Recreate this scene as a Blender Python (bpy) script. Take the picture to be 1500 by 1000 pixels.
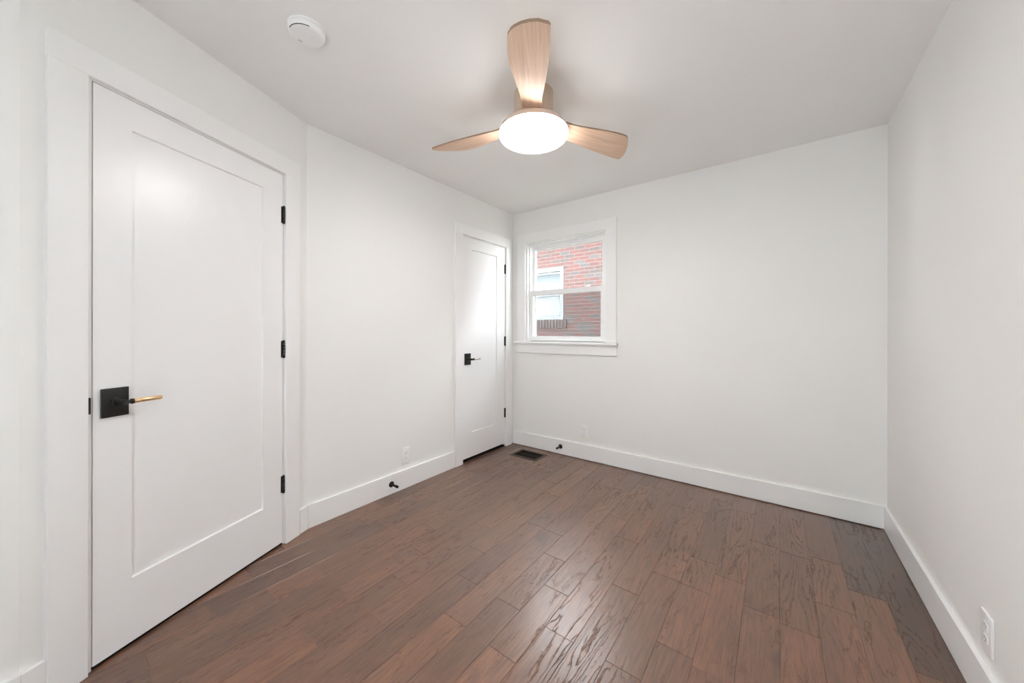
import bpy, bmesh, math, random
from mathutils import Vector, Matrix

# ---------------------------------------------------------------- fresh scene
for o in list(bpy.data.objects):
    bpy.data.objects.remove(o, do_unlink=True)
S = bpy.context.scene
C = S.collection
random.seed(7)

# ---------------------------------------------------------------- room numbers (metres)
XL, YB, XR, H = -2.2793, 3.0692, 0.5278, 2.44      # left wall, back wall, right wall, ceiling
YC, ANG = 0.9835, math.radians(22.643)              # corner of left wall and slanted door wall
YAW = math.radians(36.7127)
EYE = 1.185
YR = -0.75                                          # wall behind the camera
BB = 0.1415                                         # baseboard height
BT = 0.016
UA = Vector((math.sin(ANG), -math.cos(ANG), 0))     # along the slanted wall, towards the camera
NA = Vector((math.cos(ANG), math.sin(ANG), 0))      # out of the slanted wall into the room
PC = Vector((XL, YC, 0))
SE = 1.094                                          # length of the slanted wall
PE = PC + UA * SE                                   # where it ends

# ---------------------------------------------------------------- camera
cam_data = bpy.data.cameras.new('camera')
cam = bpy.data.objects.new('camera', cam_data)
C.objects.link(cam)
cam_data.sensor_width = 36.0
cam_data.lens = 36.0 * 522.36 / 1500.0
cam_data.shift_y = -(500 - 486.25) / 1500.0
cam_data.clip_start = 0.02
cam.matrix_world = (Matrix.Translation((0, 0, EYE)) @ Matrix.Rotation(YAW, 4, 'Z')
                    @ Matrix.Rotation(math.radians(90), 4, 'X') @ Matrix.Rotation(0.0013, 4, 'Z'))
S.camera = cam

# ---------------------------------------------------------------- world: overcast sky
SKY = 17.0
world = bpy.data.worlds.new('overcast_sky')
S.world = world
world.use_nodes = True
wn, wl = world.node_tree.nodes, world.node_tree.links
wn.clear()
w_out = wn.new('ShaderNodeOutputWorld')
w_bg = wn.new('ShaderNodeBackground')
w_tc = wn.new('ShaderNodeTexCoord')
w_sep = wn.new('ShaderNodeSeparateXYZ')
w_ramp = wn.new('ShaderNodeValToRGB')
# brighter lower half added as upward fill for the ceiling, overcast sky above it
for _k, (_p, _c) in enumerate(((0.49, (1.65, 1.67, 1.70, 1)), (0.51, (0.88, 0.91, 0.96, 1)), (1.0, (0.93, 0.96, 1.0, 1)))):
    _e = w_ramp.color_ramp.elements[_k] if _k < 2 else w_ramp.color_ramp.elements.new(_p)
    _e.position, _e.color = _p, _c
w_half = wn.new('ShaderNodeMath')
w_half.operation = 'MULTIPLY_ADD'
w_half.inputs[1].default_value = 0.5
w_half.inputs[2].default_value = 0.5
wl.new(w_tc.outputs['Generated'], w_sep.inputs[0])
wl.new(w_sep.outputs['Z'], w_half.inputs[0])
wl.new(w_half.outputs[0], w_ramp.inputs[0])
wl.new(w_ramp.outputs[0], w_bg.inputs[0])
w_bg.inputs[1].default_value = SKY
wl.new(w_bg.outputs[0], w_out.inputs[0])

LAMP = 34.0                                          # radiance of the fan's glowing diffuser

S.view_settings.view_transform = 'Standard'
S.view_settings.look = 'None'
S.view_settings.gamma = 1.0
S.view_settings.use_curve_mapping = False
S.view_settings.exposure = 0.53
S.cycles.use_denoising = True
S.cycles.max_bounces = 12
S.cycles.diffuse_bounces = 8
S.cycles.glossy_bounces = 4
S.cycles.transparent_max_bounces = 12
S.cycles.sample_clamp_indirect = 6.0
S.cycles.caustics_reflective = False
S.cycles.caustics_refractive = False

# ---------------------------------------------------------------- materials
def srgb(r, g, b):
    f = lambda c: c / 12.92 if c <= 0.04045 else ((c + 0.055) / 1.055) ** 2.4
    return (f(r / 255), f(g / 255), f(b / 255), 1)

class NT:
    def __init__(self, name):
        self.m = bpy.data.materials.new(name)
        self.m.use_nodes = True
        self.n = self.m.node_tree.nodes
        self.l = self.m.node_tree.links
        self.n.clear()
        self.out = self.n.new('ShaderNodeOutputMaterial')
    def new(self, t, **kw):
        x = self.n.new(t)
        for k, v in kw.items():
            setattr(x, k, v)
        return x
    def link(self, a, b):
        self.l.new(a, b)
    def math(self, op, a, b=None, c=None):
        x = self.n.new('ShaderNodeMath')
        x.operation = op
        for i, v in enumerate((a, b, c)):
            if v is None:
                continue
            if isinstance(v, (int, float)):
                x.inputs[i].default_value = v
            else:
                self.l.new(v, x.inputs[i])
        return x.outputs[0]
    def mix(self, fac, a, b, blend='MIX'):
        x = self.n.new('ShaderNodeMix')
        x.data_type = 'RGBA'
        x.blend_type = blend
        for i, v in ((0, fac), (6, a), (7, b)):
            if isinstance(v, (int, float, tuple)):
                x.inputs[i].default_value = v
            else:
                self.l.new(v, x.inputs[i])
        return x.outputs[2]
    def ramp(self, fac, stops):
        x = self.n.new('ShaderNodeValToRGB')
        e = x.color_ramp.elements
        while len(e) < len(stops):
            e.new(0.5)
        for k, (p, c) in enumerate(stops):
            e[k].position = p
            e[k].color = c if len(c) == 4 else (*c, 1)
        self.l.new(fac, x.inputs[0])
        return x.outputs[0]
    def noise(self, vec, scale, detail=2.0, rough=0.5, distortion=0.0):
        x = self.n.new('ShaderNodeTexNoise')
        x.inputs['Scale'].default_value = scale
        x.inputs['Detail'].default_value = detail
        x.inputs['Roughness'].default_value = rough
        x.inputs['Distortion'].default_value = distortion
        if vec is not None:
            self.l.new(vec, x.inputs['Vector'])
        return x.outputs[0]
    def bump(self, height, strength, dist, normal=None):
        x = self.n.new('ShaderNodeBump')
        x.inputs['Strength'].default_value = strength
        x.inputs['Distance'].default_value = dist
        self.l.new(height, x.inputs['Height'])
        if normal is not None:
            self.l.new(normal, x.inputs['Normal'])
        return x.outputs[0]
    def principled(self, color, rough, metallic=0.0, spec=0.5, normal=None, coat=0.0):
        b = self.n.new('ShaderNodeBsdfPrincipled')
        for k, v in (('Base Color', color), ('Roughness', rough), ('Metallic', metallic),
                     ('Specular IOR Level', spec), ('Coat Weight', coat), ('Normal', normal)):
            if v is None:
                continue
            if isinstance(v, (int, float, tuple)):
                b.inputs[k].default_value = v
            else:
                self.l.new(v, b.inputs[k])
        self.l.new(b.outputs[0], self.out.inputs[0])
        return b

def paint(name, col, rough, spec=0.5, tex=0.0, scale=180.0):
    t = NT(name)
    tc = t.new('ShaderNodeTexCoord')
    nrm = None
    if tex:
        nrm = t.bump(t.noise(tc.outputs['Object'], scale, 3.0), tex, 0.002)
    v = t.noise(tc.outputs['Object'], 1.7, 2.0)
    c = t.mix(v, tuple(x * 0.985 for x in col[:3]) + (1,), tuple(min(1, x * 1.01) for x in col[:3]) + (1,))
    t.principled(c, rough, spec=spec, normal=nrm)
    return t.m

M = {}
M['wall'] = paint('matte_white_wall_paint', (0.83, 0.826, 0.812, 1), 0.6, 0.25, 0.12)
M['ceiling'] = paint('flat_white_ceiling_paint', (0.86, 0.855, 0.845, 1), 0.8, 0.15, 0.15)
M['trim'] = paint('satin_white_trim_paint', (0.86, 0.86, 0.86, 1), 0.34, 0.5, 0.03, 60.0)
M['door'] = paint('satin_white_door_paint', (0.86, 0.86, 0.865, 1), 0.30, 0.5, 0.03, 45.0)
M['vinyl'] = paint('white_window_vinyl', (0.86, 0.865, 0.87, 1), 0.35, 0.5)
M['plastic'] = paint('white_plastic', (0.85, 0.85, 0.855, 1), 0.35, 0.5)
M['slot'] = paint('dark_slot_recess', (0.07, 0.07, 0.072, 1), 0.6, 0.3)
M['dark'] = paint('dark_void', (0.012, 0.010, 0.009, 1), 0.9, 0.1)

def metal(name, col, rough, metallic=1.0):
    t = NT(name)
    tc = t.new('ShaderNodeTexCoord')
    mp = t.new('ShaderNodeMapping')
    mp.inputs['Scale'].default_value = (600, 600, 40)
    t.link(tc.outputs['Object'], mp.inputs[0])
    n = t.noise(mp.outputs[0], 1.0, 2.0)
    t.principled(col, t.math('MULTIPLY_ADD', n, 0.12, rough - 0.06), metallic)
    return t.m

M['black'] = metal('matte_black_metal', (0.012, 0.012, 0.012, 1), 0.42, 0.3)
M['brass'] = metal('satin_brass', (0.83, 0.60, 0.36, 1), 0.30)
M['nickel'] = metal('satin_nickel', (0.72, 0.70, 0.67, 1), 0.28)
M['bronze'] = metal('brown_bronze_register', (0.085, 0.058, 0.042, 1), 0.45, 0.35)

def light_wood():
    t = NT('pale_maple_veneer')
    at = t.new('ShaderNodeUVMap')
    at.uv_map = 'grain'
    mp = t.new('ShaderNodeMapping')
    mp.inputs['Scale'].default_value = (3.0, 55.0, 1.0)
    t.link(at.outputs[0], mp.inputs[0])
    a = t.noise(mp.outputs[0], 1.0, 4.0, 0.6, 0.4)
    mp2 = t.new('ShaderNodeMapping')
    mp2.inputs['Scale'].default_value = (6.0, 190.0, 1.0)
    t.link(at.outputs[0], mp2.inputs[0])
    b = t.noise(mp2.outputs[0], 1.0, 2.0, 0.5)
    f = t.math('ADD', t.math('MULTIPLY', a, 0.65), t.math('MULTIPLY', b, 0.35))
    c = t.ramp(f, [(0.30, (0.48, 0.31, 0.21)), (0.5, (0.65, 0.45, 0.325)), (0.72, (0.74, 0.54, 0.41))])
    t.principled(c, 0.48, spec=0.4, normal=t.bump(b, 0.08, 0.001))
    return t.m
M['maple'] = light_wood()
M['louver'] = paint('dark_brown_louver', (0.035, 0.025, 0.02, 1), 0.5, 0.3)
M['edge'] = paint('brown_blade_edge', (0.25, 0.165, 0.115, 1), 0.5, 0.3)
M['tan'] = paint('tan_fan_housing', (0.50, 0.385, 0.29, 1), 0.45, 0.4)
M['rose'] = paint('pinkish_tan_lamp_housing', (0.60, 0.47, 0.39, 1), 0.45, 0.4)

def glow():
    t = NT('glowing_white_diffuser')
    e = t.new('ShaderNodeEmission')
    e.inputs[0].default_value = (1.0, 0.975, 0.945, 1)
    e.inputs[1].default_value = LAMP
    t.link(e.outputs[0], t.out.inputs[0])
    return t.m
M['glow'] = glow()

def glass():
    t = NT('clear_window_glass')
    tr = t.new('ShaderNodeBsdfTransparent')
    tr.inputs[0].default_value = (0.97, 0.985, 0.98, 1)
    gl = t.new('ShaderNodeBsdfGlossy')
    gl.inputs['Roughness'].default_value = 0.02
    geo = t.new('ShaderNodeNewGeometry')
    dot = t.new('ShaderNodeVectorMath', operation='DOT_PRODUCT')
    t.link(geo.outputs['Incoming'], dot.inputs[0])
    t.link(geo.outputs['Normal'], dot.inputs[1])
    k = t.math('POWER', t.math('SUBTRACT', 1.0, t.math('ABSOLUTE', dot.outputs['Value'])), 5.0)
    mx = t.new('ShaderNodeMixShader')
    t.link(t.math('MULTIPLY_ADD', k, 0.9, 0.035), mx.inputs[0])
    t.link(tr.outputs[0], mx.inputs[1])
    t.link(gl.outputs[0], mx.inputs[2])
    t.link(mx.outputs[0], t.out.inputs[0])
    return t.m
M['glass'] = glass()

def sheer():  # curtain added to spread fill daylight from behind the camera
    t = NT('fill_light_sheer')
    tl = t.new('ShaderNodeBsdfTranslucent')
    tl.inputs[0].default_value = (0.48, 0.49, 0.50, 1)
    df = t.new('ShaderNodeBsdfDiffuse')
    df.inputs[0].default_value = (0.85, 0.85, 0.85, 1)
    mx = t.new('ShaderNodeMixShader')
    mx.inputs[0].default_value = 0.35
    t.link(tl.outputs[0], mx.inputs[1])
    t.link(df.outputs[0], mx.inputs[2])
    t.link(mx.outputs[0], t.out.inputs[0])
    return t.m
M['sheer'] = sheer()

def screen():
    t = NT('fine_grey_insect_mesh')
    tr = t.new('ShaderNodeBsdfTransparent')
    df = t.new('ShaderNodeBsdfDiffuse')
    df.inputs[0].default_value = (0.075, 0.075, 0.078, 1)
    mx = t.new('ShaderNodeMixShader')
    mx.inputs[0].default_value = 0.28
    t.link(tr.outputs[0], mx.inputs[1])
    t.link(df.outputs[0], mx.inputs[2])
    t.link(mx.outputs[0], t.out.inputs[0])
    return t.m
M['screen'] = screen()

def brick(name, rot=False):
    t = NT(name)
    tc = t.new('ShaderNodeTexCoord')
    sp = t.new('ShaderNodeSeparateXYZ')
    t.link(tc.outputs['Object'], sp.inputs[0])
    cb = t.new('ShaderNodeCombineXYZ')
    t.link(sp.outputs['X'], cb.inputs[0])
    t.link(sp.outputs['Z'], cb.inputs[1])
    br = t.new('ShaderNodeTexBrick')
    br.inputs['Scale'].default_value = 1.0
    br.inputs['Brick Width'].default_value = 0.205
    br.inputs['Row Height'].default_value = 0.0677
    br.inputs['Mortar Size'].default_value = 0.0068
    br.inputs['Mortar Smooth'].default_value = 0.2
    br.inputs['Color1'].default_value = (0, 0, 0, 1)
    br.inputs['Color2'].default_value = (1, 1, 1, 1)
    t.link(cb.outputs[0], br.inputs['Vector'])
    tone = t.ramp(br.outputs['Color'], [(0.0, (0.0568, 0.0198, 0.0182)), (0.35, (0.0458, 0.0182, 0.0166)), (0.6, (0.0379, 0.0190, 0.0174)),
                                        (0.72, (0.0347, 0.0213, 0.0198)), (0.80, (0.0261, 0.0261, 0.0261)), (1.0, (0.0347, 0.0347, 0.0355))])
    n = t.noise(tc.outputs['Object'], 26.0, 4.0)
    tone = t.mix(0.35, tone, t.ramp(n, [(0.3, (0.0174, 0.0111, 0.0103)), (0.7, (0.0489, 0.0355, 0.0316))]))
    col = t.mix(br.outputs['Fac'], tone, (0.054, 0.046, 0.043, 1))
    inv = t.math('SUBTRACT', 1.0, br.outputs['Fac'])
    t.principled(col, 0.85, spec=0.2, normal=t.bump(inv, 0.7, 0.006))
    return t.m
M['brick'] = brick('darkened_weathered_brick')  # brick colours darkened to offset the strong sky

def rowlock():
    t = NT('dark_rowlock_brick')
    tc = t.new('ShaderNodeTexCoord')
    n = t.noise(tc.outputs['Object'], 14.0, 4.0)
    t.principled(t.ramp(n, [(0.3, (0.024, 0.018, 0.018)), (0.7, (0.05, 0.038, 0.037))]), 0.85, spec=0.2)
    return t.m
M['rowlock'] = rowlock()

def grass():
    t = NT('grass_and_gravel')
    tc = t.new('ShaderNodeTexCoord')
    n = t.noise(tc.outputs['Object'], 9.0, 5.0)
    t.principled(t.ramp(n, [(0.35, (0.07, 0.09, 0.04)), (0.65, (0.20, 0.19, 0.14))]), 0.95, spec=0.1)
    return t.m
M['ground'] = grass()
M['siding'] = paint('darkened_exterior_white', (0.078, 0.084, 0.089, 1), 0.55, 0.3)  # white paint darkened to balance the very bright sky
M['soffit'] = paint('grey_soffit', (0.5, 0.5, 0.5, 1), 0.7, 0.3)
M['blind'] = paint('darkened_blind_slats', (0.080, 0.087, 0.092, 1), 0.5, 0.3)  # blind colour darkened against the bright sky

def planks():
    t = NT('scraped_brown_hickory_planks')
    at = t.new('ShaderNodeVertexColor')
    at.layer_name = 'plank'
    sp = t.new('ShaderNodeSeparateColor')
    t.link(at.outputs[0], sp.inputs[0])
    tone, warm, rnd = sp.outputs[0], sp.outputs[1], sp.outputs[2]
    tc = t.new('ShaderNodeTexCoord')
    off = t.new('ShaderNodeCombineXYZ')
    t.link(t.math('MULTIPLY', rnd, 37.0), off.inputs[0])
    t.link(t.math('MULTIPLY', tone, 53.0), off.inputs[1])
    t.link(t.math('MULTIPLY', warm, 71.0), off.inputs[2])
    va = t.new('ShaderNodeVectorMath', operation='ADD')
    t.link(tc.outputs['Object'], va.inputs[0])
    t.link(off.outputs[0], va.inputs[1])
    def stretched(sx, sy, sz=1.0):
        m = t.new('ShaderNodeMapping')
        m.inputs['Scale'].default_value = (sx, sy, sz)
        t.link(va.outputs[0], m.inputs[0])
        return m.outputs[0]
    # cathedral grain: contour lines of a slow, lengthwise-stretched field
    field = t.noise(stretched(8.5, 0.85), 1.0, 1.0, 0.4, 0.5)
    wob = t.noise(stretched(40, 7), 1.0, 4.0, 0.7)
    rings = t.math('ADD', t.math('MULTIPLY', field, 15.0), t.math('MULTIPLY', wob, 2.4))
    saw = t.math('FRACT', rings)
    line = t.new('ShaderNodeMapRange')
    line.inputs['From Min'].default_value = 0.0
    line.inputs['From Max'].default_value = 0.13
    t.link(t.math('ABSOLUTE', t.math('SUBTRACT', saw, 0.5)), line.inputs['Value'])     # 0 on a line, 1 clear
    patch = t.ramp(t.noise(stretched(6.0, 2.4), 1.0, 2.0), [(0.36, (0.1, 0.1, 0.1)), (0.60, (1, 1, 1))])
    lines = t.math('MULTIPLY', t.math('SUBTRACT', 1.0, line.outputs[0]), patch)         # 1 on a visible line
    pores = t.noise(stretched(130, 8), 1.0, 4.0, 0.6)
    cloud = t.noise(stretched(4.0, 1.3), 1.0, 4.0, 0.55)
    knotc = t.ramp(t.noise(stretched(7.5, 5.0), 1.0, 1.0, 0.4), [(0.20, (0.60, 0.53, 0.47)), (0.31, (1, 1, 1))])
    base = t.ramp(cloud, [(0.30, (0.110, 0.046, 0.0235)), (0.5, (0.150, 0.0645, 0.0325)), (0.70, (0.185, 0.083, 0.043))])
    cool = t.mix(1.0, base, (0.84, 0.845, 0.83, 1), 'MULTIPLY')
    hot = t.mix(1.0, base, (1.14, 1.08, 0.98, 1), 'MULTIPLY')
    base = t.mix(warm, cool, hot)
    gain = t.math('MULTIPLY_ADD', tone, 0.46, 0.68)
    gcol = t.new('ShaderNodeCombineColor')
    for k in range(3):
        t.link(gain, gcol.inputs[k])
    base = t.mix(1.0, base, gcol.outputs[0], 'MULTIPLY')
    base = t.mix(1.0, base, knotc, 'MULTIPLY')
    base = t.mix(t.math('MULTIPLY', lines, 0.55), base, (0.085, 0.043, 0.030, 1))
    pc = t.ramp(pores, [(0.32, (0.64, 0.61, 0.58)), (0.62, (1.13, 1.13, 1.12))])
    base = t.mix(1.0, base, pc, 'MULTIPLY')
    scrape = t.noise(stretched(11, 3.0), 1.0, 1.0, 0.5)
    fine = t.math('MULTIPLY_ADD', pores, 0.35, t.math('SUBTRACT', 1.0, lines))
    n1 = t.bump(fine, 0.6, 0.0009)
    n2 = t.bump(scrape, 0.20, 0.003, n1)
    rough = t.math('MULTIPLY_ADD', pores, 0.10, 0.38)
    b = t.principled(base, rough, spec=0.25, normal=n2, coat=1.0)
    t.link(t.math('MULTIPLY_ADD', lines, 0.3, 0.29), b.inputs['Coat Roughness'])
    t.link(t.math('MULTIPLY_ADD', lines, -0.7, 1.0), b.inputs['Coat Weight'])
    b.inputs['Coat IOR'].default_value = 1.60
    t.link(n2, b.inputs['Coat Normal'])
    return t.m
M['planks'] = planks()

# ---------------------------------------------------------------- mesh helpers
def bx(bm, x0, x1, y0, y1, z0, z1, bevel=0.0, seg=1, mat=0):
    vs = [bm.verts.new((x, y, z)) for z in (z0, z1) for y in (y0, y1) for x in (x0, x1)]
    idx = ((0, 2, 3, 1), (4, 5, 7, 6), (0, 1, 5, 4), (2, 6, 7, 3), (0, 4, 6, 2), (1, 3, 7, 5))
    fs = [bm.faces.new([vs[i] for i in f]) for f in idx]
    for f in fs:
        f.material_index = mat
    if bevel:
        es = list({e for f in fs for e in f.edges})
        bmesh.ops.bevel(bm, geom=es, offset=bevel, segments=seg, affect='EDGES', profile=0.5)

def box_bm(*a, **k):
    bm = bmesh.new()
    bx(bm, *a, **k)
    return bm

def lathe(bm, prof, seg=48, center=(0, 0, 0), axis='Z', caps=True):
    """prof: list of (radius, height); revolved around the axis"""
    rings = []
    for r, h in prof:
        ring = []
        for k in range(seg):
            a = 2 * math.pi * k / seg
            c, s = r * math.cos(a), r * math.sin(a)
            p = {'Z': (c, s, h), 'Y': (c, h, -s), 'X': (h, c, s)}[axis]
            ring.append(bm.verts.new(Vector(p) + Vector(center)))
        rings.append(ring)
    for a, b in zip(rings[:-1], rings[1:]):
        for k in range(seg):
            bm.faces.new((a[k], a[(k + 1) % seg], b[(k + 1) % seg], b[k]))
    if caps:
        if prof[0][0] > 1e-6:
            bm.faces.new(list(reversed(rings[0])))
        if prof[-1][0] > 1e-6:
            bm.faces.new(rings[-1])
    return bm

def prism(bm, pts, z0, z1):
    lo = [bm.verts.new((x, y, z0)) for x, y in pts]
    hi = [bm.verts.new((x, y, z1)) for x, y in pts]
    n = len(pts)
    bm.faces.new(list(reversed(lo)))
    bm.faces.new(hi)
    for k in range(n):
        bm.faces.new((lo[k], lo[(k + 1) % n], hi[(k + 1) % n], hi[k]))

def obj(name, bm, m, parent=None, mw=None, smooth=None):
    bmesh.ops.recalc_face_normals(bm, faces=bm.faces[:])
    me = bpy.data.meshes.new(name)
    bm.to_mesh(me)
    bm.free()
    for mm in (m if isinstance(m, (list, tuple)) else [m]):
        me.materials.append(M[mm])
    if smooth is not None:
        for p in me.polygons:
            p.use_smooth = True
        me.set_sharp_from_angle(angle=math.radians(smooth))
    o = bpy.data.objects.new(name, me)
    C.objects.link(o)
    if parent is not None:
        o.parent = parent
    if mw is not None:
        o.matrix_world = mw
    return o

def tag(o, label, cat, group=None, kind=None):
    o['label'] = label
    o['category'] = cat
    if group:
        o['group'] = group
    if kind:
        o['kind'] = kind
    return o

def empty(name, mw, label, cat, group=None, kind=None):
    o = bpy.data.objects.new(name, None)
    o.empty_display_size = 0.05
    C.objects.link(o)
    o.matrix_world = mw
    return tag(o, label, cat, group, kind)

def copy_tree(o, parent=None):
    c = o.copy()
    C.objects.link(c)
    c.parent = parent
    if parent is not None:
        c.matrix_parent_inverse = o.matrix_parent_inverse.copy()
    for ch in list(o.children):
        copy_tree(ch, c)
    return c

def frame(origin, u, n):
    """local x along the wall, local y out of the wall into the room, local z up"""
    u, n = Vector(u).normalized(), Vector(n).normalized()
    m = Matrix.Identity(4)
    m.col[0][:3] = u
    m.col[1][:3] = n
    m.col[2][:3] = (0, 0, 1)
    m.col[3][:3] = origin
    return m

F_ANG = frame(PC, UA, NA)                               # slanted wall
F_LEFT = frame((XL, 0, 0), (0, -1, 0), (1, 0, 0))       # local x = -world y
F_BACK = frame((0, YB, 0), (-1, 0, 0), (0, -1, 0))      # local x = -world x
F_RIGHT = frame((XR, 0, 0), (0, 1, 0), (-1, 0, 0))      # local x = world y

WT = 0.14                                               # wall thickness

# ================================================================ THE SETTING
# ---- door openings (local frames)
D1_H, D1_W = 0.167, 0.765        # hinge edge along slanted wall, slab width
D1_Z0, D1_Z1 = 0.012, 2.058
D2_H, D2_W = -2.929, 0.616       # hinge edge (local x = -y) along left wall
D2_Z0, D2_Z1 = 0.030, 2.056

def wall_with_door(name, fr, x0, x1, dx0, dx1, dz, label):
    """wall slab with a doorway and a dark shallow space behind it"""
    bm = bmesh.new()
    bx(bm, x0, dx0, -WT, 0, 0, H)
    bx(bm, dx1, x1, -WT, 0, 0, H)
    bx(bm, dx0, dx1, -WT, 0, dz, H)
    d = 0.5
    bx(bm, dx0 - 0.06, dx0 - 0.02, -WT - d, -WT, 0, dz + 0.05, mat=1)
    bx(bm, dx1 + 0.02, dx1 + 0.06, -WT - d, -WT, 0, dz + 0.05, mat=1)
    bx(bm, dx0 - 0.06, dx1 + 0.06, -WT - d - 0.04, -WT - d, 0, dz + 0.05, mat=1)
    bx(bm, dx0 - 0.06, dx1 + 0.06, -WT - d, -WT, dz + 0.02, dz + 0.06, mat=1)
    o = obj(name, bm, ['wall', 'dark'], mw=fr)
    return tag(o, label, 'wall', kind='structure')

wall_with_door('wall_slanted', F_ANG, 0, SE, D1_H - 0.018, D1_H + D1_W + 0.018, D1_Z1 + 0.018,
               'white painted slanted wall holding the large near door')
wall_with_door('wall_left', F_LEFT, -YB, -YC, D2_H - 0.018, D2_H + D2_W + 0.018, D2_Z1 + 0.018,
               'white painted left wall with the narrow far door')

# ---- back wall with the window opening
WX0, WX1, WZ0, WZ1 = -2.10, -1.235, 1.085, 2.105
bm = bmesh.new()
bx(bm, XL - WT, WX0, YB, YB + WT, -0.02, H + 0.1)
bx(bm, WX1, XR + WT, YB, YB + WT, -0.02, H + 0.1)
bx(bm, WX0, WX1, YB, YB + WT, -0.02, WZ0)
bx(bm, WX0, WX1, YB, YB + WT, WZ1, H + 0.1)
tag(obj('wall_back', bm, 'wall'), 'white painted back wall with one small window', 'wall', kind='structure')
tag(obj('wall_right', box_bm(XR, XR + WT, YR - WT, YB, -0.02, H + 0.1), 'wall'),
    'plain white painted right wall', 'wall', kind='structure')
tag(obj('wall_near_left', box_bm(PE.x - WT, PE.x, YR - WT, PE.y, 0, H), 'wall'),
    'narrow strip of white wall at the left picture edge', 'wall', kind='structure')
# ---- wall behind the camera, with an added, unseen opening for fill daylight
RX0, RX1, RZ0, RZ1 = -0.66, 0.36, 0.03, 2.10
bm = bmesh.new()
bx(bm, PE.x - WT, RX0, YR - WT, YR, -0.02, H + 0.1)
bx(bm, RX1, XR, YR - WT, YR, -0.02, H + 0.1)
bx(bm, RX0, RX1, YR - WT, YR, -0.02, RZ0)
bx(bm, RX0, RX1, YR - WT, YR, RZ1, H + 0.1)
tag(obj('wall_front', bm, 'wall'), 'white wall behind the viewpoint with an added opening', 'wall', kind='structure')
w2 = empty('fill_window', Matrix.Translation((0, YR, 0)), 'added curtained opening behind the viewpoint for fill daylight', 'window', kind='structure')
bm = bmesh.new()
bx(bm, RX0, RX0 + 0.05, -0.09, -0.03, RZ0, RZ1)
bx(bm, RX1 - 0.05, RX1, -0.09, -0.03, RZ0, RZ1)
bx(bm, RX0 + 0.05, RX1 - 0.05, -0.09, -0.03, RZ0, RZ0 + 0.05)
bx(bm, RX0 + 0.05, RX1 - 0.05, -0.09, -0.03, RZ1 - 0.05, RZ1)
bx(bm, RX0 + 0.05, RX1 - 0.05, -0.08, -0.04, (RZ0 + RZ1) / 2 - 0.02, (RZ0 + RZ1) / 2 + 0.02)
f2 = obj('window_frame', bm, 'vinyl', w2)
bm = bmesh.new()
bx(bm, RX0 + 0.05, RX1 - 0.05, -0.062, -0.058, RZ0 + 0.05, RZ1 - 0.05)
obj('glass_pane', bm, 'glass', w2)
bm = bmesh.new()
pts = []
for i in range(121):                                   # added folded sheer that spreads the fill daylight
    u = i / 120
    pts.append((RX0 - 0.06 + (RX1 - RX0 + 0.12) * u, 0.045 + 0.014 * math.sin(u * 88) + 0.006 * math.sin(u * 31)))
lo = [bm.verts.new((x, y, 0.012)) for x, y in pts]
hi = [bm.verts.new((x, y, RZ1 + 0.05)) for x, y in pts]
for i in range(120):
    bm.faces.new((lo[i], lo[i + 1], hi[i + 1], hi[i]))
cu = obj('fill_curtain', bm, 'sheer', w2, smooth=180)
# ---- ceiling and floor
tag(obj('ceiling', box_bm(XL - 0.9, XR + WT, YR - WT, YB + WT, H, H + 0.1), 'ceiling'),
    'flat white ceiling', 'ceiling', kind='structure')

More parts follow.
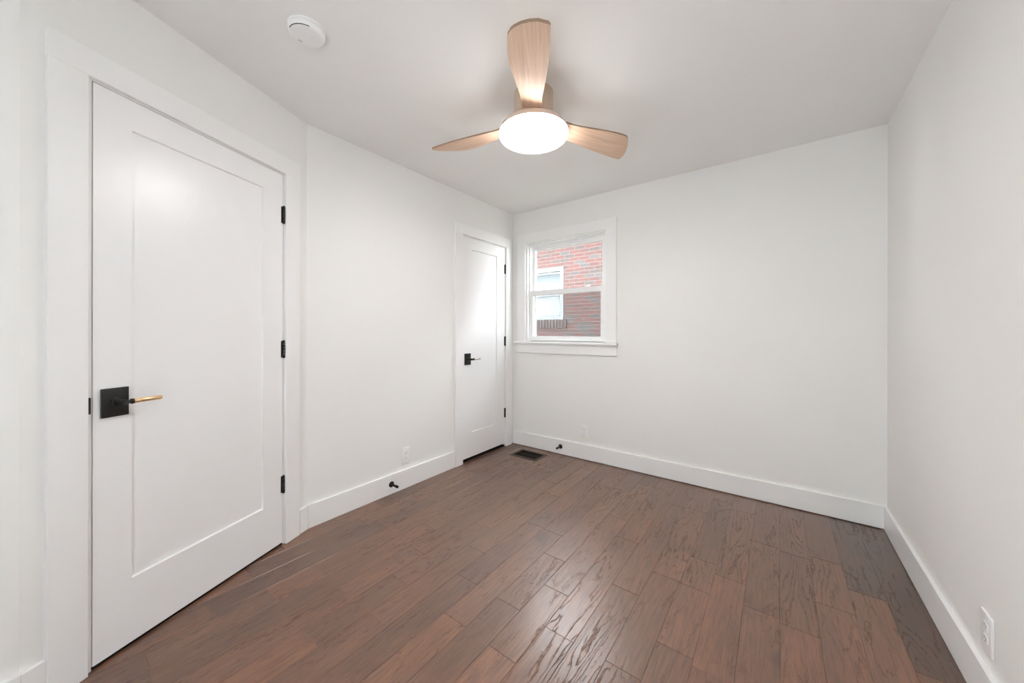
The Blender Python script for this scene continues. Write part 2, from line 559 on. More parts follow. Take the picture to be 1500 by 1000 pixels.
def floor_mesh():
    bm = bmesh.new()
    lay = bm.loops.layers.float_color.new('plank')
    wdt, xb = 0.1265, -0.7515
    joints = {-10: [0.45, 1.275], -9: [0.646, 1.043], -8: [0.238], -7: [0.848, 1.248], -6: [0.64, 1.046, 1.648],
              -5: [1.446, 2.26], -4: [1.244, 1.846], -3: [1.037], -2: [1.238, 1.64], -1: [1.031, 1.435], 0: [1.232],
              2: [1.236], 3: [1.83, 2.08], 4: [2.0], 5: [1.845], 7: [2.46], 8: [2.25], 9: [1.846]}
    # (row, y inside the plank): (tone, warmth) seen in particular planks; far right corner also darkened for dimmer light
    known = {(-6, 0.5): (0.72, 0.95), (-6, 0.9): (0.40, 0.30), (-9, 0.85): (0.66, 0.85), (-10, 0.9): (0.12, 0.18),
             (-10, 0.3): (0.35, 0.4), (-9, 1.3): (0.42, 0.55), (-8, 0.6): (0.38, 0.60), (-7, 0.6): (0.55, 0.62),
             (-7, 1.0): (0.5, 0.5), (-9, 0.4): (0.40, 0.50), (-8, 0.1): (0.2, 0.2), (-6, 1.3): (0.45, 0.45),
             (-5, 1.0): (0.42, 0.42), (-5, 1.8): (0.62, 0.35), (-4, 0.8): (0.4, 0.5), (-4, 1.5): (0.62, 0.30), (-3, 1.6): (0.5, 0.6),
             (-3, 0.8): (0.62, 0.75), (-2, 1.0): (0.35, 0.35), (-2, 1.45): (0.45, 0.35), (-2, 2.0): (0.55, 0.35), (-1, 0.8): (0.60, 0.85),
             (-1, 1.2): (0.52, 0.5), (-1, 1.8): (0.6, 0.45), (0, 0.9): (0.5, 0.5), (0, 1.6): (0.6, 0.5),
             (4, 1.7): (0.55, 0.80), (3, 1.5): (0.45, 0.5), (5, 1.5): (0.50, 0.62), (6, 1.8): (0.55, 0.78), (7, 2.2): (0.66, 0.85),
             (7, 2.7): (0.12, 0.40), (8, 2.0): (0.46, 0.70), (8, 2.6): (-0.35, 0.22), (9, 1.5): (0.45, 0.7), (9, 2.2): (-0.40, 0.15),
             (3, 2.4): (0.3, 0.4), (2, 1.8): (0.42, 0.45), (5, 2.4): (0.3, 0.42), (6, 2.6): (0.34, 0.45)}
    y_lo, y_hi = YR - 0.02, YB + 0.05
    rng = random.Random(21)
    for k in range(-18, 12):
        x0, x1 = xb + wdt * k, xb + wdt * (k + 1)
        if x0 > XR + 0.1 or x1 < XL - 0.85:
            continue
        js = list(joints.get(k, []))
        if not js:
            js = [rng.choice([0.6, 0.8, 1.0, 1.4, 1.6, 2.2]) + 0.037 + rng.uniform(-0.02, 0.02)]
        js.sort()
        y = js[-1]
        while True:
            y += rng.choice([0.6, 0.8, 0.8, 1.0, 1.2])
            if y > y_hi - 0.15:
                break
            js.append(y)
        y = js[0]
        while True:
            y -= rng.choice([0.4, 0.6, 0.8, 1.0])
            if y < y_lo + 0.15:
                break
            js.insert(0, y)
        cuts = [y_lo] + js + [y_hi]
        for a, b in zip(cuts[:-1], cuts[1:]):
            tone, warm = min(1, max(0, rng.gauss(0.46, 0.13))), min(1, max(0, rng.gauss(0.5, 0.18)))
            for (kk, yy), v in known.items():
                if kk == k and a < yy < b:
                    tone, warm = v
            col = (tone, warm, rng.random(), 1)
            i, d = 0.0014, -0.0011
            g = 0.0002
            top = [bm.verts.new((x, y2, 0)) for x, y2 in ((x0 + i, a + i), (x1 - i, a + i), (x1 - i, b - i), (x0 + i, b - i))]
            low = [bm.verts.new((x, y2, d)) for x, y2 in ((x0 + g, a + g), (x1 - g, a + g), (x1 - g, b - g), (x0 + g, b - g))]
            fs = [bm.faces.new(top)]
            for q in range(4):
                fs.append(bm.faces.new((low[q], low[(q + 1) % 4], top[(q + 1) % 4], top[q])))
            for f in fs:
                for lp in f.loops:
                    lp[lay] = col
    # sub-floor
    vs = [bm.verts.new(v) for v in ((XL - 0.9, y_lo, -0.0014), (XR + 0.1, y_lo, -0.0014), (XR + 0.1, y_hi, -0.0014), (XL - 0.9, y_hi, -0.0014))]
    f = bm.faces.new(vs)
    f.material_index = 1
    lo = [bm.verts.new((v.co.x, v.co.y, -0.03)) for v in vs]
    g = bm.faces.new(list(reversed(lo)))
    g.material_index = 1
    for q in range(4):
        w = bm.faces.new((lo[q], lo[(q + 1) % 4], vs[(q + 1) % 4], vs[q]))
        w.material_index = 1
    return bm
tag(obj('floor', floor_mesh(), ['planks', 'dark']), 'dark brown scraped wooden plank floor', 'floor', kind='structure')

# ---- baseboards
def baseboard(name, fr, x0, x1, label, lift=0.0, tops=(0, 0)):
    bm = box_bm(x0, x1, 0, BT, lift, BB, bevel=0.0022, seg=2)
    return tag(obj(name, bm, 'trim', mw=fr), label, 'baseboard', kind='structure')
baseboard('baseboard_left', F_LEFT, -2.205, -(YC + 0.003), 'white baseboard between the two doors')
baseboard('baseboard_right', F_RIGHT, YR + 0.001, YB - BT, 'white baseboard along the right wall', 0.002)
baseboard('baseboard_back', F_BACK, -XR, -XL - 0.02, 'white baseboard along the back wall', 0.005)
baseboard('baseboard_slanted', F_ANG, 0.004, 0.060, 'short white baseboard piece right of the near door casing')
baseboard('baseboard_slanted_near', F_ANG, 1.0455, SE + 0.003, 'short white baseboard piece left of the near door casing')
bm = box_bm(PE.x, PE.x + BT, YR + 0.001, PE.y + 0.003, 0, BB, bevel=0.0022, seg=2)
tag(obj('baseboard_near_left', bm, 'trim'), 'white baseboard at the lower left picture edge', 'baseboard', kind='structure')

# ---- door casings
def door_trim(name, fr, hx, w, z1, label, cw=0.0945, casing_gap=0.011):
    ci0, ci1 = hx - 0.007, hx + w + casing_gap
    t = empty(name, fr, label, 'door casing', kind='structure')
    k = 0.019
    obj('side_casing', box_bm(ci0 - cw, ci0, 0, k, 0, z1 + 0.007, bevel=0.0015), 'trim', t)
    obj('side_casing', box_bm(ci1, ci1 + cw, 0, k, 0, z1 + 0.007, bevel=0.0015), 'trim', t)
    obj('head_casing', box_bm(ci0 - cw, ci1 + cw, 0, k, z1 + 0.007, z1 + 0.007 + cw, bevel=0.0015), 'trim', t)
    bm = bmesh.new()
    bx(bm, hx - 0.018, hx - 0.003, -WT, -0.0005, 0, z1 + 0.003)
    bx(bm, hx + w + 0.003, hx + w + 0.018, -WT, -0.0005, 0, z1 + 0.003)
    bx(bm, hx - 0.018, hx + w + 0.018, -WT, -0.0005, z1 + 0.003, z1 + 0.018)
    bx(bm, hx - 0.003, hx + 0.009, -0.075, -0.040, 0, z1 + 0.003)          # door stops of the jamb
    bx(bm, hx + w - 0.009, hx + w + 0.003, -0.075, -0.040, 0, z1 + 0.003)
    bx(bm, hx + 0.009, hx + w - 0.009, -0.075, -0.040, z1 - 0.009, z1 + 0.003)
    obj('jamb', bm, 'trim', t)
    obj('under_door_strip', box_bm(hx - 0.003, hx + w + 0.003, -0.05, -0.004, 0.0, 0.005 if casing_gap > 0.015 else 0.010), 'dark', t)['label'] = 'dark strip under the door'  # flat dark box in the gap below the slab
    if casing_gap > 0.015:
        bm = box_bm(hx + w + 0.0140, hx + w + 0.0198, -0.004, 0.0200, 0.900, 0.957, bevel=0.001)
        s = obj('strike_plate', bm, 'black', t)
        s['label'] = 'black strike plate lip'
    return t
door_trim('trim_1', F_ANG, D1_H, D1_W, D1_Z1, 'flat white casing around the large near door', casing_gap=0.019)
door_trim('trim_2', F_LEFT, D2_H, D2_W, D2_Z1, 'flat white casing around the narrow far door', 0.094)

# ---- doors
def door(name, fr, w, z0, z1, hinges, panel, handle, label, grip):
    d = empty(name, fr, label, 'door', kind='structure')
    T = 0.035
    p0, p1, q0, q1 = panel
    rc = 0.009
    bm = bmesh.new()
    bx(bm, 0, p0, -T, 0, z0, z1)
    bx(bm, p1, w, -T, 0, z0, z1)
    bx(bm, p0, p1, -T, 0, z0, q0)
    bx(bm, p0, p1, -T, 0, q1, z1)
    bmesh.ops.remove_doubles(bm, verts=bm.verts[:], dist=1e-5)
    obj('slab', bm, 'door', d)
    bm = bmesh.new()
    bx(bm, p0 + 0.0, p1, -T + rc, -rc, q0, q1)
    # sloped sticking between frame and panel
    for (a, b, c, e) in (((p0, 0, q0), (p0 + 0.004, -rc, q0 + 0.004), (p0 + 0.004, -rc, q1 - 0.004), (p0, 0, q1)),
                         ((p1, 0, q1), (p1 - 0.004, -rc, q1 - 0.004), (p1 - 0.004, -rc, q0 + 0.004), (p1, 0, q0)),
                         ((p1, 0, q0), (p1 - 0.004, -rc, q0 + 0.004), (p0 + 0.004, -rc, q0 + 0.004), (p0, 0, q0)),
                         ((p0, 0, q1), (p0 + 0.004, -rc, q1 - 0.004), (p1 - 0.004, -rc, q1 - 0.004), (p1, 0, q1))):
        off = Vector((0, -0.0012, 0))
        bm.faces.new([bm.verts.new(Vector(v) + off) for v in (a, b, c, e)])
    obj('panel', bm, 'door', d)
    for z in hinges:
        bm = bmesh.new()
        hh = 0.046
        for i in range(5):
            a = z - hh + i * (2 * hh / 5)
            lathe(bm, [(0.0062, a + 0.0006), (0.0066, a + 0.0014), (0.0066, a + 2 * hh / 5 - 0.0014), (0.0062, a + 2 * hh / 5 - 0.0006)],
                  16, (-0.0015, 0.0062, 0))
        lathe(bm, [(0.0045, z - hh - 0.004), (0.0055, z - hh - 0.001), (0.0055, z - hh + 0.001)], 16, (-0.0015, 0.0062, 0))
        lathe(bm, [(0.0055, z + hh - 0.001), (0.0055, z + hh + 0.001), (0.0045, z + hh + 0.004)], 16, (-0.0015, 0.0062, 0))
        bx(bm, -0.0030, 0.010, 0.0, 0.0016, z - hh, z + hh)
        h = obj('hinge', bm, 'black', d, smooth=40)
        h['label'] = 'black hinge'
    px, pz, pw, ph, lz, lx0, lx1, lx2, ly = handle
    bm = box_bm(px - pw / 2, px + pw / 2, 0, 0.009, pz - ph / 2, pz + ph / 2, bevel=0.0012, seg=2)
    lathe(bm, [(0.015, 0.009), (0.015, 0.014), (0.0095, 0.016), (0.0095, ly + 0.009), (0.008, ly + 0.0105)], 28, (lx0, 0, lz), 'Y')
    hd = obj('door_handle', bm, 'black', d, smooth=40)
    hd['label'] = 'black square backplate with a turned lever'
    bm = bmesh.new()
    lathe(bm, [(0.0065, lx0 + 0.002), (0.0065, lx1 + 0.007), (0.0098, lx1 + 0.006), (0.0098, lx1)], 24, (0, ly, lz), 'X')
    obj('lever_neck', bm, 'black', hd, smooth=40)
    bm = bmesh.new()
    lathe(bm, [(0.0080, lx1), (0.0088, lx1 - 0.001), (0.0088, lx2 + 0.0015), (0.0076, lx2)], 24, (0, ly, lz), 'X')
    g = obj('lever_grip', bm, grip[0], hd, smooth=40)
    g['label'] = grip[1]
    return d

F_D1 = F_ANG @ Matrix.Translation((D1_H, 0, 0))
F_D2 = F_LEFT @ Matrix.Translation((D2_H, 0, 0))
door('door_1', F_D1, D1_W, D1_Z0, D1_Z1, (1.836, 1.0885, 0.336), (0.116, 0.657, 0.252, 1.946),
     (0.709, 0.928, 0.076, 0.104, 0.930, 0.709, 0.684, 0.598, 0.055),
     'large white one-panel door at left with a black and brass lever', ('brass', 'brass coloured grip'))
door('door_2', F_D2, D2_W, D2_Z0, D2_Z1, (1.838, 1.092, 0.348), (0.128, 0.500, 0.256, 1.950),
     (0.556, 0.937, 0.076, 0.104, 0.937, 0.556, 0.528, 0.438, 0.055),
     'narrow white one-panel door in the far left corner with a black lever', ('nickel', 'pale metal grip'))

# ---- window casing, stool and apron
t = empty('trim_3', Matrix.Translation((0, YB, 0)), 'white window casing with stool and apron on the back wall', 'window casing', kind='structure')
CK = 0.019
obj('side_casing', box_bm(-2.205, -2.108, -CK, 0, 1.091, 2.103, bevel=0.0015), 'trim', t)
obj('side_casing', box_bm(-1.232, -1.136, -CK, 0, 1.091, 2.103, bevel=0.0015), 'trim', t)
obj('head_casing', box_bm(-2.205, -1.136, -CK, 0, 2.103, 2.199, bevel=0.0015), 'trim', t)
bm = bmesh.new()
bx(bm, -2.232, -1.124, -0.046, 0, 1.068, 1.091, bevel=0.004, seg=2)
bx(bm, WX0 + 0.012, WX1 - 0.012, -0.002, 0.032, 1.085, 1.091)
obj('stool', bm, 'trim', t, smooth=40)
obj('apron', box_bm(-2.205, -1.136, -0.017, 0, 0.974, 1.068, bevel=0.0015), 'trim', t)
bm = bmesh.new()
bx(bm, WX0, WX0 + 0.012, 0.0, WT, WZ0, WZ1)
bx(bm, WX1 - 0.012, WX1, 0.0, WT, WZ0, WZ1)
bx(bm, WX0 + 0.012, WX1 - 0.012, 0.0, WT, WZ1 - 0.012, WZ1)
bx(bm, WX0 + 0.012, WX1 - 0.012, 0.033, WT + 0.03, WZ0 - 0.01, WZ0 + 0.012)
obj('jamb_liner', bm, 'trim', t)

# ---- the double-hung window itself
wdw = empty('window_1', Matrix.Translation((0, YB, 0)), 'white double-hung window looking onto a brick wall', 'window', kind='structure')
a0, a1, b0, b1 = WX0 + 0.012, WX1 - 0.012, WZ0 + 0.006, WZ1 - 0.012
bm = bmesh.new()
fw_ = 0.016
bx(bm, a0, a0 + fw_, 0.026, 0.125, b0, b1)
bx(bm, a1 - fw_, a1, 0.026, 0.125, b0, b1)
bx(bm, a0 + fw_, a1 - fw_, 0.026, 0.125, b1 - 0.014, b1)
bx(bm, a0 + fw_, a1 - fw_, 0.033, 0.125, b0, b0 + 0.014)
bx(bm, a0 + fw_, a0 + fw_ + 0.007, 0.066, 0.072, b0 + 0.014, b1 - 0.014)    # parting beads
bx(bm, a1 - fw_ - 0.007, a1 - fw_, 0.066, 0.072, b0 + 0.014, b1 - 0.014)
obj('window_frame', bm, 'vinyl', wdw)
def sash(name, y0, y1, x0, x1, z0, z1, gx0, gx1, gz0, gz1):
    bm = bmesh.new()
    bx(bm, x0, gx0, y0, y1, z0, z1)
    bx(bm, gx1, x1, y0, y1, z0, z1)
    bx(bm, gx0, gx1, y0, y1, z0, gz0)
    bx(bm, gx0, gx1, y0, y1, gz1, z1)
    # glazing beads
    for (p, q, r, s) in ((gx0, gx0 + 0.005, gz0, gz1), (gx1 - 0.005, gx1, gz0, gz1), (gx0, gx1, gz0, gz0 + 0.005), (gx0, gx1, gz1 - 0.005, gz1)):
        bx(bm, p, q, y0 + 0.008, y1 - 0.006, r, s)
    o = obj(name, bm, 'vinyl', wdw)
    ym = (y0 + y1) / 2
    bm = bmesh.new()
    bx(bm, gx0 + 0.003, gx1 - 0.003, ym - 0.0015, ym + 0.0015, gz0 + 0.003, gz1 - 0.003)
    obj('glass_pane', bm, 'glass', o)
    return o
lx0, lx1 = a0 + fw_ + 0.001, a1 - fw_ - 0.001
lower = sash('lower_sash', 0.034, 0.065, lx0, lx1, b0 + 0.014, 1.612, lx0 + 0.026, lx1 - 0.036, 1.139, 1.567)
upper = sash('upper_sash', 0.073, 0.104, lx0, lx1, 1.575, b1 - 0.014, lx0 + 0.028, lx1 - 0.040, 1.612, 2.043)
for x in (-1.905, -1.44):
    bm = bmesh.new()
    bx(bm, x - 0.028, x + 0.028, 0.040, 0.060, 1.612, 1.618, bevel=0.002)
    lathe(bm, [(0.011, 1.618), (0.011, 1.626), (0.008, 1.629)], 20, (x, 0.050, 0))
    bx(bm, x - 0.004, x + 0.034, 0.044, 0.051, 1.622, 1.628, bevel=0.002)
    obj('sash_lock', bm, 'vinyl', wdw, smooth=40)
scr = obj('screen_frame', bmesh.new(), 'vinyl', wdw)
bm = bmesh.new()
for (p, q, r, s) in ((lx0, lx0 + 0.018, b0 + 0.015, 1.60), (lx1 - 0.018, lx1, b0 + 0.015, 1.60), (lx0 + 0.018, lx1 - 0.018, b0 + 0.015, b0 + 0.033), (lx0 + 0.018, lx1 - 0.018, 1.582, 1.60)):
    bx(bm, p, q, 0.112, 0.120, r, s)
bm.to_mesh(scr.data)
bm.free()
bm = bmesh.new()
bx(bm, lx0 + 0.017, lx1 - 0.017, 0.1155, 0.1165, b0 + 0.032, 1.583)
s_ = obj('screen_mesh', bm, 'screen', wdw)
s_['label'] = 'grey insect mesh over the lower half'

# ================================================================ THINGS IN THE ROOM
# ---- ceiling fan with light
FX, FY = -1.0335, 1.5735
fan = empty('ceiling_fan', Matrix.Translation((FX, FY, H)),
            'three-blade pale wood ceiling fan with a round glowing light', 'ceiling fan')
bm = bmesh.new()
lathe(bm, [(0.1010, 0.0), (0.1010, -0.150), (0.098, -0.154)], 64)
obj('mounting_canopy', bm, 'tan', fan, smooth=40)
bm = bmesh.new()
lathe(bm, [(0.090, -0.150), (0.118, -0.151), (0.118, -0.1690), (0.150, -0.1700), (0.164, -0.175), (0.172, -0.184), (0.178, -0.196), (0.1795, -0.2080), (0.168, -0.2095)], 72)
obj('motor_housing', bm, 'rose', fan, smooth=50)
bm = bmesh.new()
lathe(bm, [(0.172, -0.2082), (0.1795, -0.2090), (0.1795, -0.219), (0.1775, -0.2255), (0.173, -0.2300), (0.165, -0.2330), (0.150, -0.2350), (0.12, -0.2360), (0.06, -0.2365), (0.0, -0.2366)], 72)
o = obj('light_diffuser', bm, 'glow', fan, smooth=60)
o['label'] = 'round glowing white diffuser'

def poly(c, u):
    r = 0.0
    for k in c:
        r = r * u + k
    return r
CL = (-0.0164, -0.0242, 0.0185, 0.0762)
CT = (-0.0032, -0.0077, 0.0253, 0.0776)
ZL = (0.0067, 0.0036, 2.2907)
ZT = (-0.0002, -0.0082, 2.2641)
def blade_mesh(r0=0.125):
    """local +x along the blade, +y to the leading edge; heights relative to the ceiling"""
    bm = bmesh.new()
    uvl = bm.loops.layers.uv.new('grain')
    th = 0.0125
    NR, NC = 34, 18
    tipc = ((0.0, 0.628), (0.04, 0.634), (0.33, 0.637), (0.55, 0.627), (0.75, 0.610), (0.89, 0.589), (0.95, 0.576), (1.0, 0.556))
    def tip_r(v):                      # v: 0 trailing .. 1 leading; radius at which the blade ends
        for (va, ra), (vb, rb_) in zip(tipc[:-1], tipc[1:]):
            if v <= vb + 1e-9:
                return ra + (rb_ - ra) * (v - va) / (vb - va)
        return tipc[-1][1]
    bot, top, uv = [], [], {}
    for i in range(NR + 1):
        rb, rtp = [], []
        for j in range(NC + 1):
            v = j / NC
            f = i / NR
            f = 1 - (1 - f) ** 1.25
            r = r0 + (tip_r(v) - r0) * f
            rc = max(r, 0.17)
            u = (rc - 0.4) / 0.2
            yl, yt = poly(CL, u), -poly(CT, u)
            zl, zt = poly(ZL, u) - H, poly(ZT, u) - H
            if r < 0.30:
                yl, yt = max(yl, 0.052), min(yt, -0.050)
            y = yt + (yl - yt) * v
            camber = 0.006 * 4 * v * (1 - v)
            z = zt + (zl - zt) * v - camber * min(1.0, (r - r0) / 0.15)
            edge = min(v, 1 - v) * NC
            tk = th * (1.0 if edge > 0.5 else 0.72)
            a = bm.verts.new((r, y, z))
            b = bm.verts.new((r, y, z + tk))
            uv[a], uv[b] = (r, y), (r, y + 0.5)
            rb.append(a)
            rtp.append(b)
        bot.append(rb)
        top.append(rtp)
    def face(vs, mi=0):
        f = bm.faces.new(vs)
        f.material_index = mi
        for lp in f.loops:
            lp[uvl].uv = uv[lp.vert]
    for i in range(NR):
        for j in range(NC):
            face((bot[i][j], bot[i][j + 1], bot[i + 1][j + 1], bot[i + 1][j]))
            face((top[i][j], top[i + 1][j], top[i + 1][j + 1], top[i][j + 1]))
        face((bot[i][0], bot[i + 1][0], top[i + 1][0], top[i][0]), 1)
        face((bot[i][NC], top[i][NC], top[i + 1][NC], bot[i + 1][NC]), 1)
    for j in range(NC):
        face((bot[0][j], top[0][j], top[0][j + 1], bot[0][j + 1]), 1)
        face((bot[NR][j], bot[NR][j + 1], top[NR][j + 1], top[NR][j]), 1)
    return bm
# blade angles: clockwise (seen from above) from the view direction
fwd = Vector((-math.sin(YAW), math.cos(YAW), 0))
base_az = math.atan2(fwd.y, fwd.x)
first = None
for k in range(3):
    az = base_az - math.radians((186.4, 67.3, 298.1)[k])
    if first is None:
        b = first = obj('blade', blade_mesh(), ['maple', 'edge'], fan, smooth=35)
    else:
        b = first.copy()
        C.objects.link(b)
    b.rotation_euler = (0, 0, az)
    # leading edge lies clockwise, i.e. local -y when seen from above
    b.scale = (1, 1, 1) if k < 2 else (0.97, 1, 1)
# mirror the shared mesh once so the leading edge is on the clockwise side
first.data.transform(Matrix.Diagonal((1, -1, 1, 1)))
first.data.flip_normals()

# ---- smoke detector
sd = empty('smoke_detector', Matrix.Translation((-1.568, 0.676, H)) @ Matrix.Scale(0.94, 4),
           'round white smoke detector on the ceiling near the large door', 'smoke detector')
bm = bmesh.new()
lathe(bm, [(0.073, 0), (0.073, -0.010), (0.070, -0.012)], 56)
obj('mounting_base', bm, 'plastic', sd, smooth=40)
bm = bmesh.new()
lathe(bm, [(0.0715, -0.0125), (0.0715, -0.022), (0.069, -0.029), (0.063, -0.034), (0.052, -0.037), (0.030, -0.0385), (0.0, -0.039)], 56)
obj('cover', bm, 'plastic', sd, smooth=50)
def arc_slot(bm, r, w, z, a0, a1, n=20):
    pr = None
    for i in range(n + 1):
        a = math.radians(a0 + (a1 - a0) * i / n)
        q = [bm.verts.new(((r + s * w) * math.cos(a), (r + s * w) * math.sin(a), z + dz)) for s, dz in ((-1, 0.0), (1, 0.0012), (1, 0.0024), (-1, 0.0014))]
        if pr:
            for k in range(4):
                bm.faces.new((pr[k], pr[(k + 1) % 4], q[(k + 1) % 4], q[k]))
        pr = q
bm = bmesh.new()
arc_slot(bm, 0.0662, 0.0013, -0.0330, 262, 345)
obj('vent_slot', bm, 'slot', sd)
bm = bmesh.new()
for i in range(4):
    for j in range(3):
        lathe(bm, [(0.0016, -0.0375), (0.0016, -0.0382)], 8, (-0.044 + i * 0.0055, -0.016 + j * 0.0055 + 0.002 * (i % 2), 0.0002))
obj('sounder_grille', bm, 'slot', sd)
bm = bmesh.new()
lathe(bm, [(0.010, -0.036), (0.010, -0.0392), (0.008, -0.0400)], 24, (0.022, 0.020, 0))
obj('test_button', bm, 'plastic', sd, smooth=40)

# ---- wall outlets
def make_outlet(fr, x, z, label):
    o = empty('wall_outlet', fr @ Matrix.Translation((x, 0, z)), label, 'outlet', 'white wall outlets')
    bm = box_bm(-0.0365, 0.0365, 0, 0.0070, -0.060, 0.060, bevel=0.0025, seg=3)
    obj('cover_plate', bm, 'plastic', o, smooth=30)
    for s in (-1, 1):
        bm = bmesh.new()
        pts = []
        for k in range(28):
            a = 2 * math.pi * k / 28
            pts.append((0.0172 * math.cos(a), max(-0.0135, min(0.0135, 0.0172 * math.sin(a)))))
        lo = [bm.verts.new((px, 0.006, pz + s * 0.0195)) for px, pz in pts]
        hi = [bm.verts.new((px * 0.96, 0.0082, pz * 0.96 + s * 0.0195)) for px, pz in pts]
        bm.faces.new(hi)
        for k in range(28):
            bm.faces.new((lo[k], lo[(k + 1) % 28], hi[(k + 1) % 28], hi[k]))
        r = obj('receptacle', bm, 'plastic', o, smooth=30)
        for dx, h in ((-0.0062, 0.0042), (0.0062, 0.0034)):
            obj('slot', box_bm(dx - 0.0009, dx + 0.0009, 0.0079, 0.0084, s * 0.0195 + 0.0025 - h, s * 0.0195 + 0.0025 + h), 'slot', r)
        bm = bmesh.new()
        lathe(bm, [(0.0023, 0.0079), (0.0023, 0.0084)], 14, (0, 0, s * 0.0195 - 0.0072), 'Y')
        obj('ground_hole', bm, 'slot', r)
    bm = bmesh.new()
    lathe(bm, [(0.0032, 0.006), (0.0032, 0.0075), (0.0022, 0.0079)], 16, (0, 0, 0), 'Y')
    obj('screw', bm, 'plastic', o, smooth=40)
    return o
out0 = make_outlet(F_LEFT, -1.697, 0.245, 'white outlet on the left wall above the baseboard between the doors')
o2 = copy_tree(out0)
o2.matrix_world = F_BACK @ Matrix.Translation((1.445, 0, 0.263))
o2['label'] = 'white outlet low on the back wall under the window'
o3 = copy_tree(out0)
o3.matrix_world = F_RIGHT @ Matrix.Translation((1.777, 0, 0.250))
o3['label'] = 'white outlet low on the right wall at the picture edge'

# ---- door stops
def make_stop(fr, x, z, label):
    o = empty('door_stop', fr @ Matrix.Translation((x, BT, z)), label, 'door stop', 'black door stops')
    bm = bmesh.new()
    lathe(bm, [(0.0210, 0), (0.0210, 0.003), (0.0185, 0.0055), (0.0100, 0.0070)], 32, axis='Y')
    obj('base_disc', bm, 'black', o, smooth=40)
    bm = bmesh.new()
    lathe(bm, [(0.0078, 0.006), (0.0078, 0.058)], 24, axis='Y')
    obj('post', bm, 'black', o, smooth=40)
    bm = bmesh.new()
    lathe(bm, [(0.0078, 0.058), (0.0095, 0.0585), (0.0095, 0.074), (0.0080, 0.0765)], 24, axis='Y')
    obj('rubber_tip', bm, 'black', o, smooth=40)
    return o
st = make_stop(F_LEFT, -1.563, 0.072, 'black door stop on the left baseboard below the outlet')
s2 = copy_tree(st)
s2.matrix_world = F_BACK @ Matrix.Translation((1.689, BT, 0.078))
s2['label'] = 'black door stop on the back baseboard near the floor register'

# ---- floor register
fr_ = empty('floor_register', Matrix.Translation((-1.928, 2.854, 0)), 'brown metal floor register in the far left corner', 'floor register')
bm = bmesh.new()
w, d, rim = 0.150, 0.104, 0.026
for (p, q, r, s) in ((-w, -w + rim, -d, d), (w - rim, w, -d, d), (-w + rim, w - rim, -d, -d + rim), (-w + rim, w - rim, d - rim, d)):
    bx(bm, p, q, r, s, 0.0, 0.0055, bevel=0.0018)
obj('rim', bm, 'bronze', fr_)
bm = bmesh.new()
n = 20
for i in range(n):
    x = -w + rim + (i + 0.5) * (2 * (w - rim) / n)
    vs = [bm.verts.new(v) for v in ((x - 0.0035, -d + rim, 0.0012), (x + 0.0005, -d + rim, 0.0045), (x + 0.0005, d - rim, 0.0045), (x - 0.0035, d - rim, 0.0012),
                                    (x - 0.0020, -d + rim, 0.0012), (x + 0.0020, -d + rim, 0.0045), (x + 0.0020, d - rim, 0.0045), (x - 0.0020, d - rim, 0.0012))]
    for f in ((0, 1, 2, 3), (7, 6, 5, 4), (0, 4, 5, 1), (3, 2, 6, 7), (1, 5, 6, 2), (0, 3, 7, 4)):
        bm.faces.new([vs[k] for k in f])
bx(bm, -w + rim, w - rim, -0.003, 0.003, 0.0012, 0.0048)
o = obj('louvers', bm, 'louver', fr_)
o['label'] = 'dark louvers'
obj('duct_opening', box_bm(-w + rim, w - rim, -d + rim, d - rim, 0.0002, 0.001), 'dark', fr_)

# ================================================================ OUTSIDE
tag(obj('ground', box_bm(-14, 10, YB + WT, 16, -0.75, -0.65), 'ground'), 'ground outside the window', 'ground', kind='structure')
tag(obj('shading_eave', box_bm(-7, 4, YB + WT, YB + 0.62, H + 0.16, H + 0.36), 'siding'), 'added roof eave shading the brick house outside', 'roof', kind='structure')  # unseen eave added to cut skylight on the brick wall opposite
NY = 6.1
house = empty('brick_house', Matrix.Translation((-3.8, NY, -0.65)), 'red brick neighbouring house seen through the window', 'house')
HW, HZ = 6.0, 3.95
nx0, nx1, nz0, nz1 = -0.36, 0.49, 2.08, 3.10              # its window, local
bm = bmesh.new()
bx(bm, -HW, nx0, 0, 0.25, 0, HZ)
bx(bm, nx1, HW, 0, 0.25, 0, HZ)
bx(bm, nx0, nx1, 0, 0.25, 0, nz0)
bx(bm, nx0, nx1, 0, 0.25, nz1, HZ)
obj('brick_wall', bm, 'brick', house)
bm = bmesh.new()
bx(bm, -HW, HW, -0.60, 0.3, HZ, HZ + 0.03)  # overhang deepened to shade the brick wall below
bx(bm, -HW, HW, -0.62, -0.60, HZ - 0.02, HZ + 0.16)
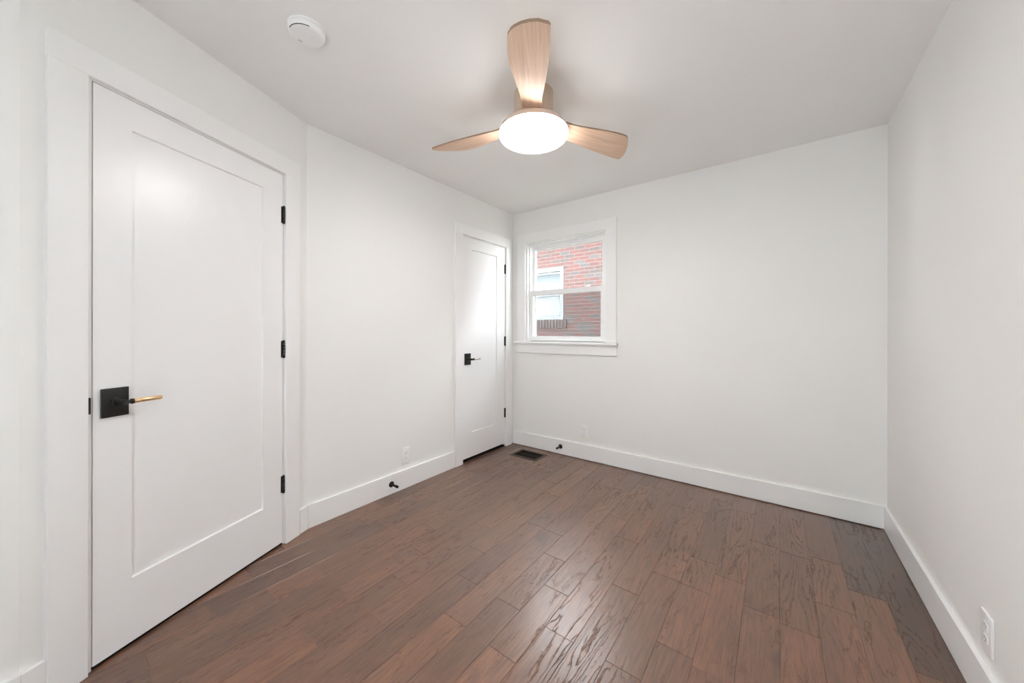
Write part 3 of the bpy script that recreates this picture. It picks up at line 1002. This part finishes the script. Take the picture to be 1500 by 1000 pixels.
v = [bm.verts.new(p) for p in ((-HW, -0.62, HZ + 0.16), (HW, -0.62, HZ + 0.16), (HW, 3.5, HZ + 1.6), (-HW, 3.5, HZ + 1.6), (-HW, 3.5, HZ), (HW, 3.5, HZ))]
bm.faces.new((v[0], v[1], v[2], v[3]))
bm.faces.new((v[3], v[2], v[5], v[4]))
obj('roof', bm, 'soffit', house)
bm = bmesh.new()
f = 0.055
bx(bm, nx0, nx0 + f, -0.012, 0.10, nz0, nz1)
bx(bm, nx1 - f, nx1, -0.012, 0.10, nz0, nz1)
bx(bm, nx0 + f, nx1 - f, -0.012, 0.10, nz1 - 0.075, nz1)
bx(bm, nx0 + f, nx1 - f, -0.012, 0.10, nz0, nz0 + 0.075)
bx(bm, nx0 + f, nx1 - f, 0.010, 0.08, 2.545, 2.585)
bx(bm, nx0 + f, nx0 + f + 0.03, 0.012, 0.06, nz0 + 0.075, nz1 - 0.075)
bx(bm, nx1 - f - 0.03, nx1 - f, 0.012, 0.06, nz0 + 0.075, nz1 - 0.075)
wf = obj('window_frame', bm, 'siding', house)
bm = bmesh.new()
n = 24
for i in range(n):
    z = nz0 + 0.09 + (nz1 - nz0 - 0.18) * (i + 0.5) / n
    vs = [bm.verts.new(p) for p in ((nx0 + f, 0.085, z - 0.021), (nx1 - f, 0.085, z - 0.021), (nx1 - f, 0.105, z + 0.021), (nx0 + f, 0.105, z + 0.021))]
    bm.faces.new(vs)
bx(bm, nx0 + f, nx1 - f, 0.11, 0.13, nz0, nz1)
obj('blind', bm, 'blind', wf)
bm = bmesh.new()
bx(bm, nx0 + f + 0.02, nx1 - f - 0.02, 0.055, 0.059, nz0 + 0.07, nz1 - 0.07)
obj('glass_pane', bm, 'glass', wf)
bm = bmesh.new()
k = 0
x = nx0 - 0.03
while x < nx1 + 0.02:
    bx(bm, x + 0.004, x + 0.064, -0.03, 0.12, nz0 - 0.165, nz0 - 0.004, bevel=0.003)
    x += 0.068
bx(bm, nx0 - 0.03, nx1 + 0.03, -0.012, 0.12, nz0 - 0.165, nz0)
obj('rowlock_sill', bm, 'rowlock', house)
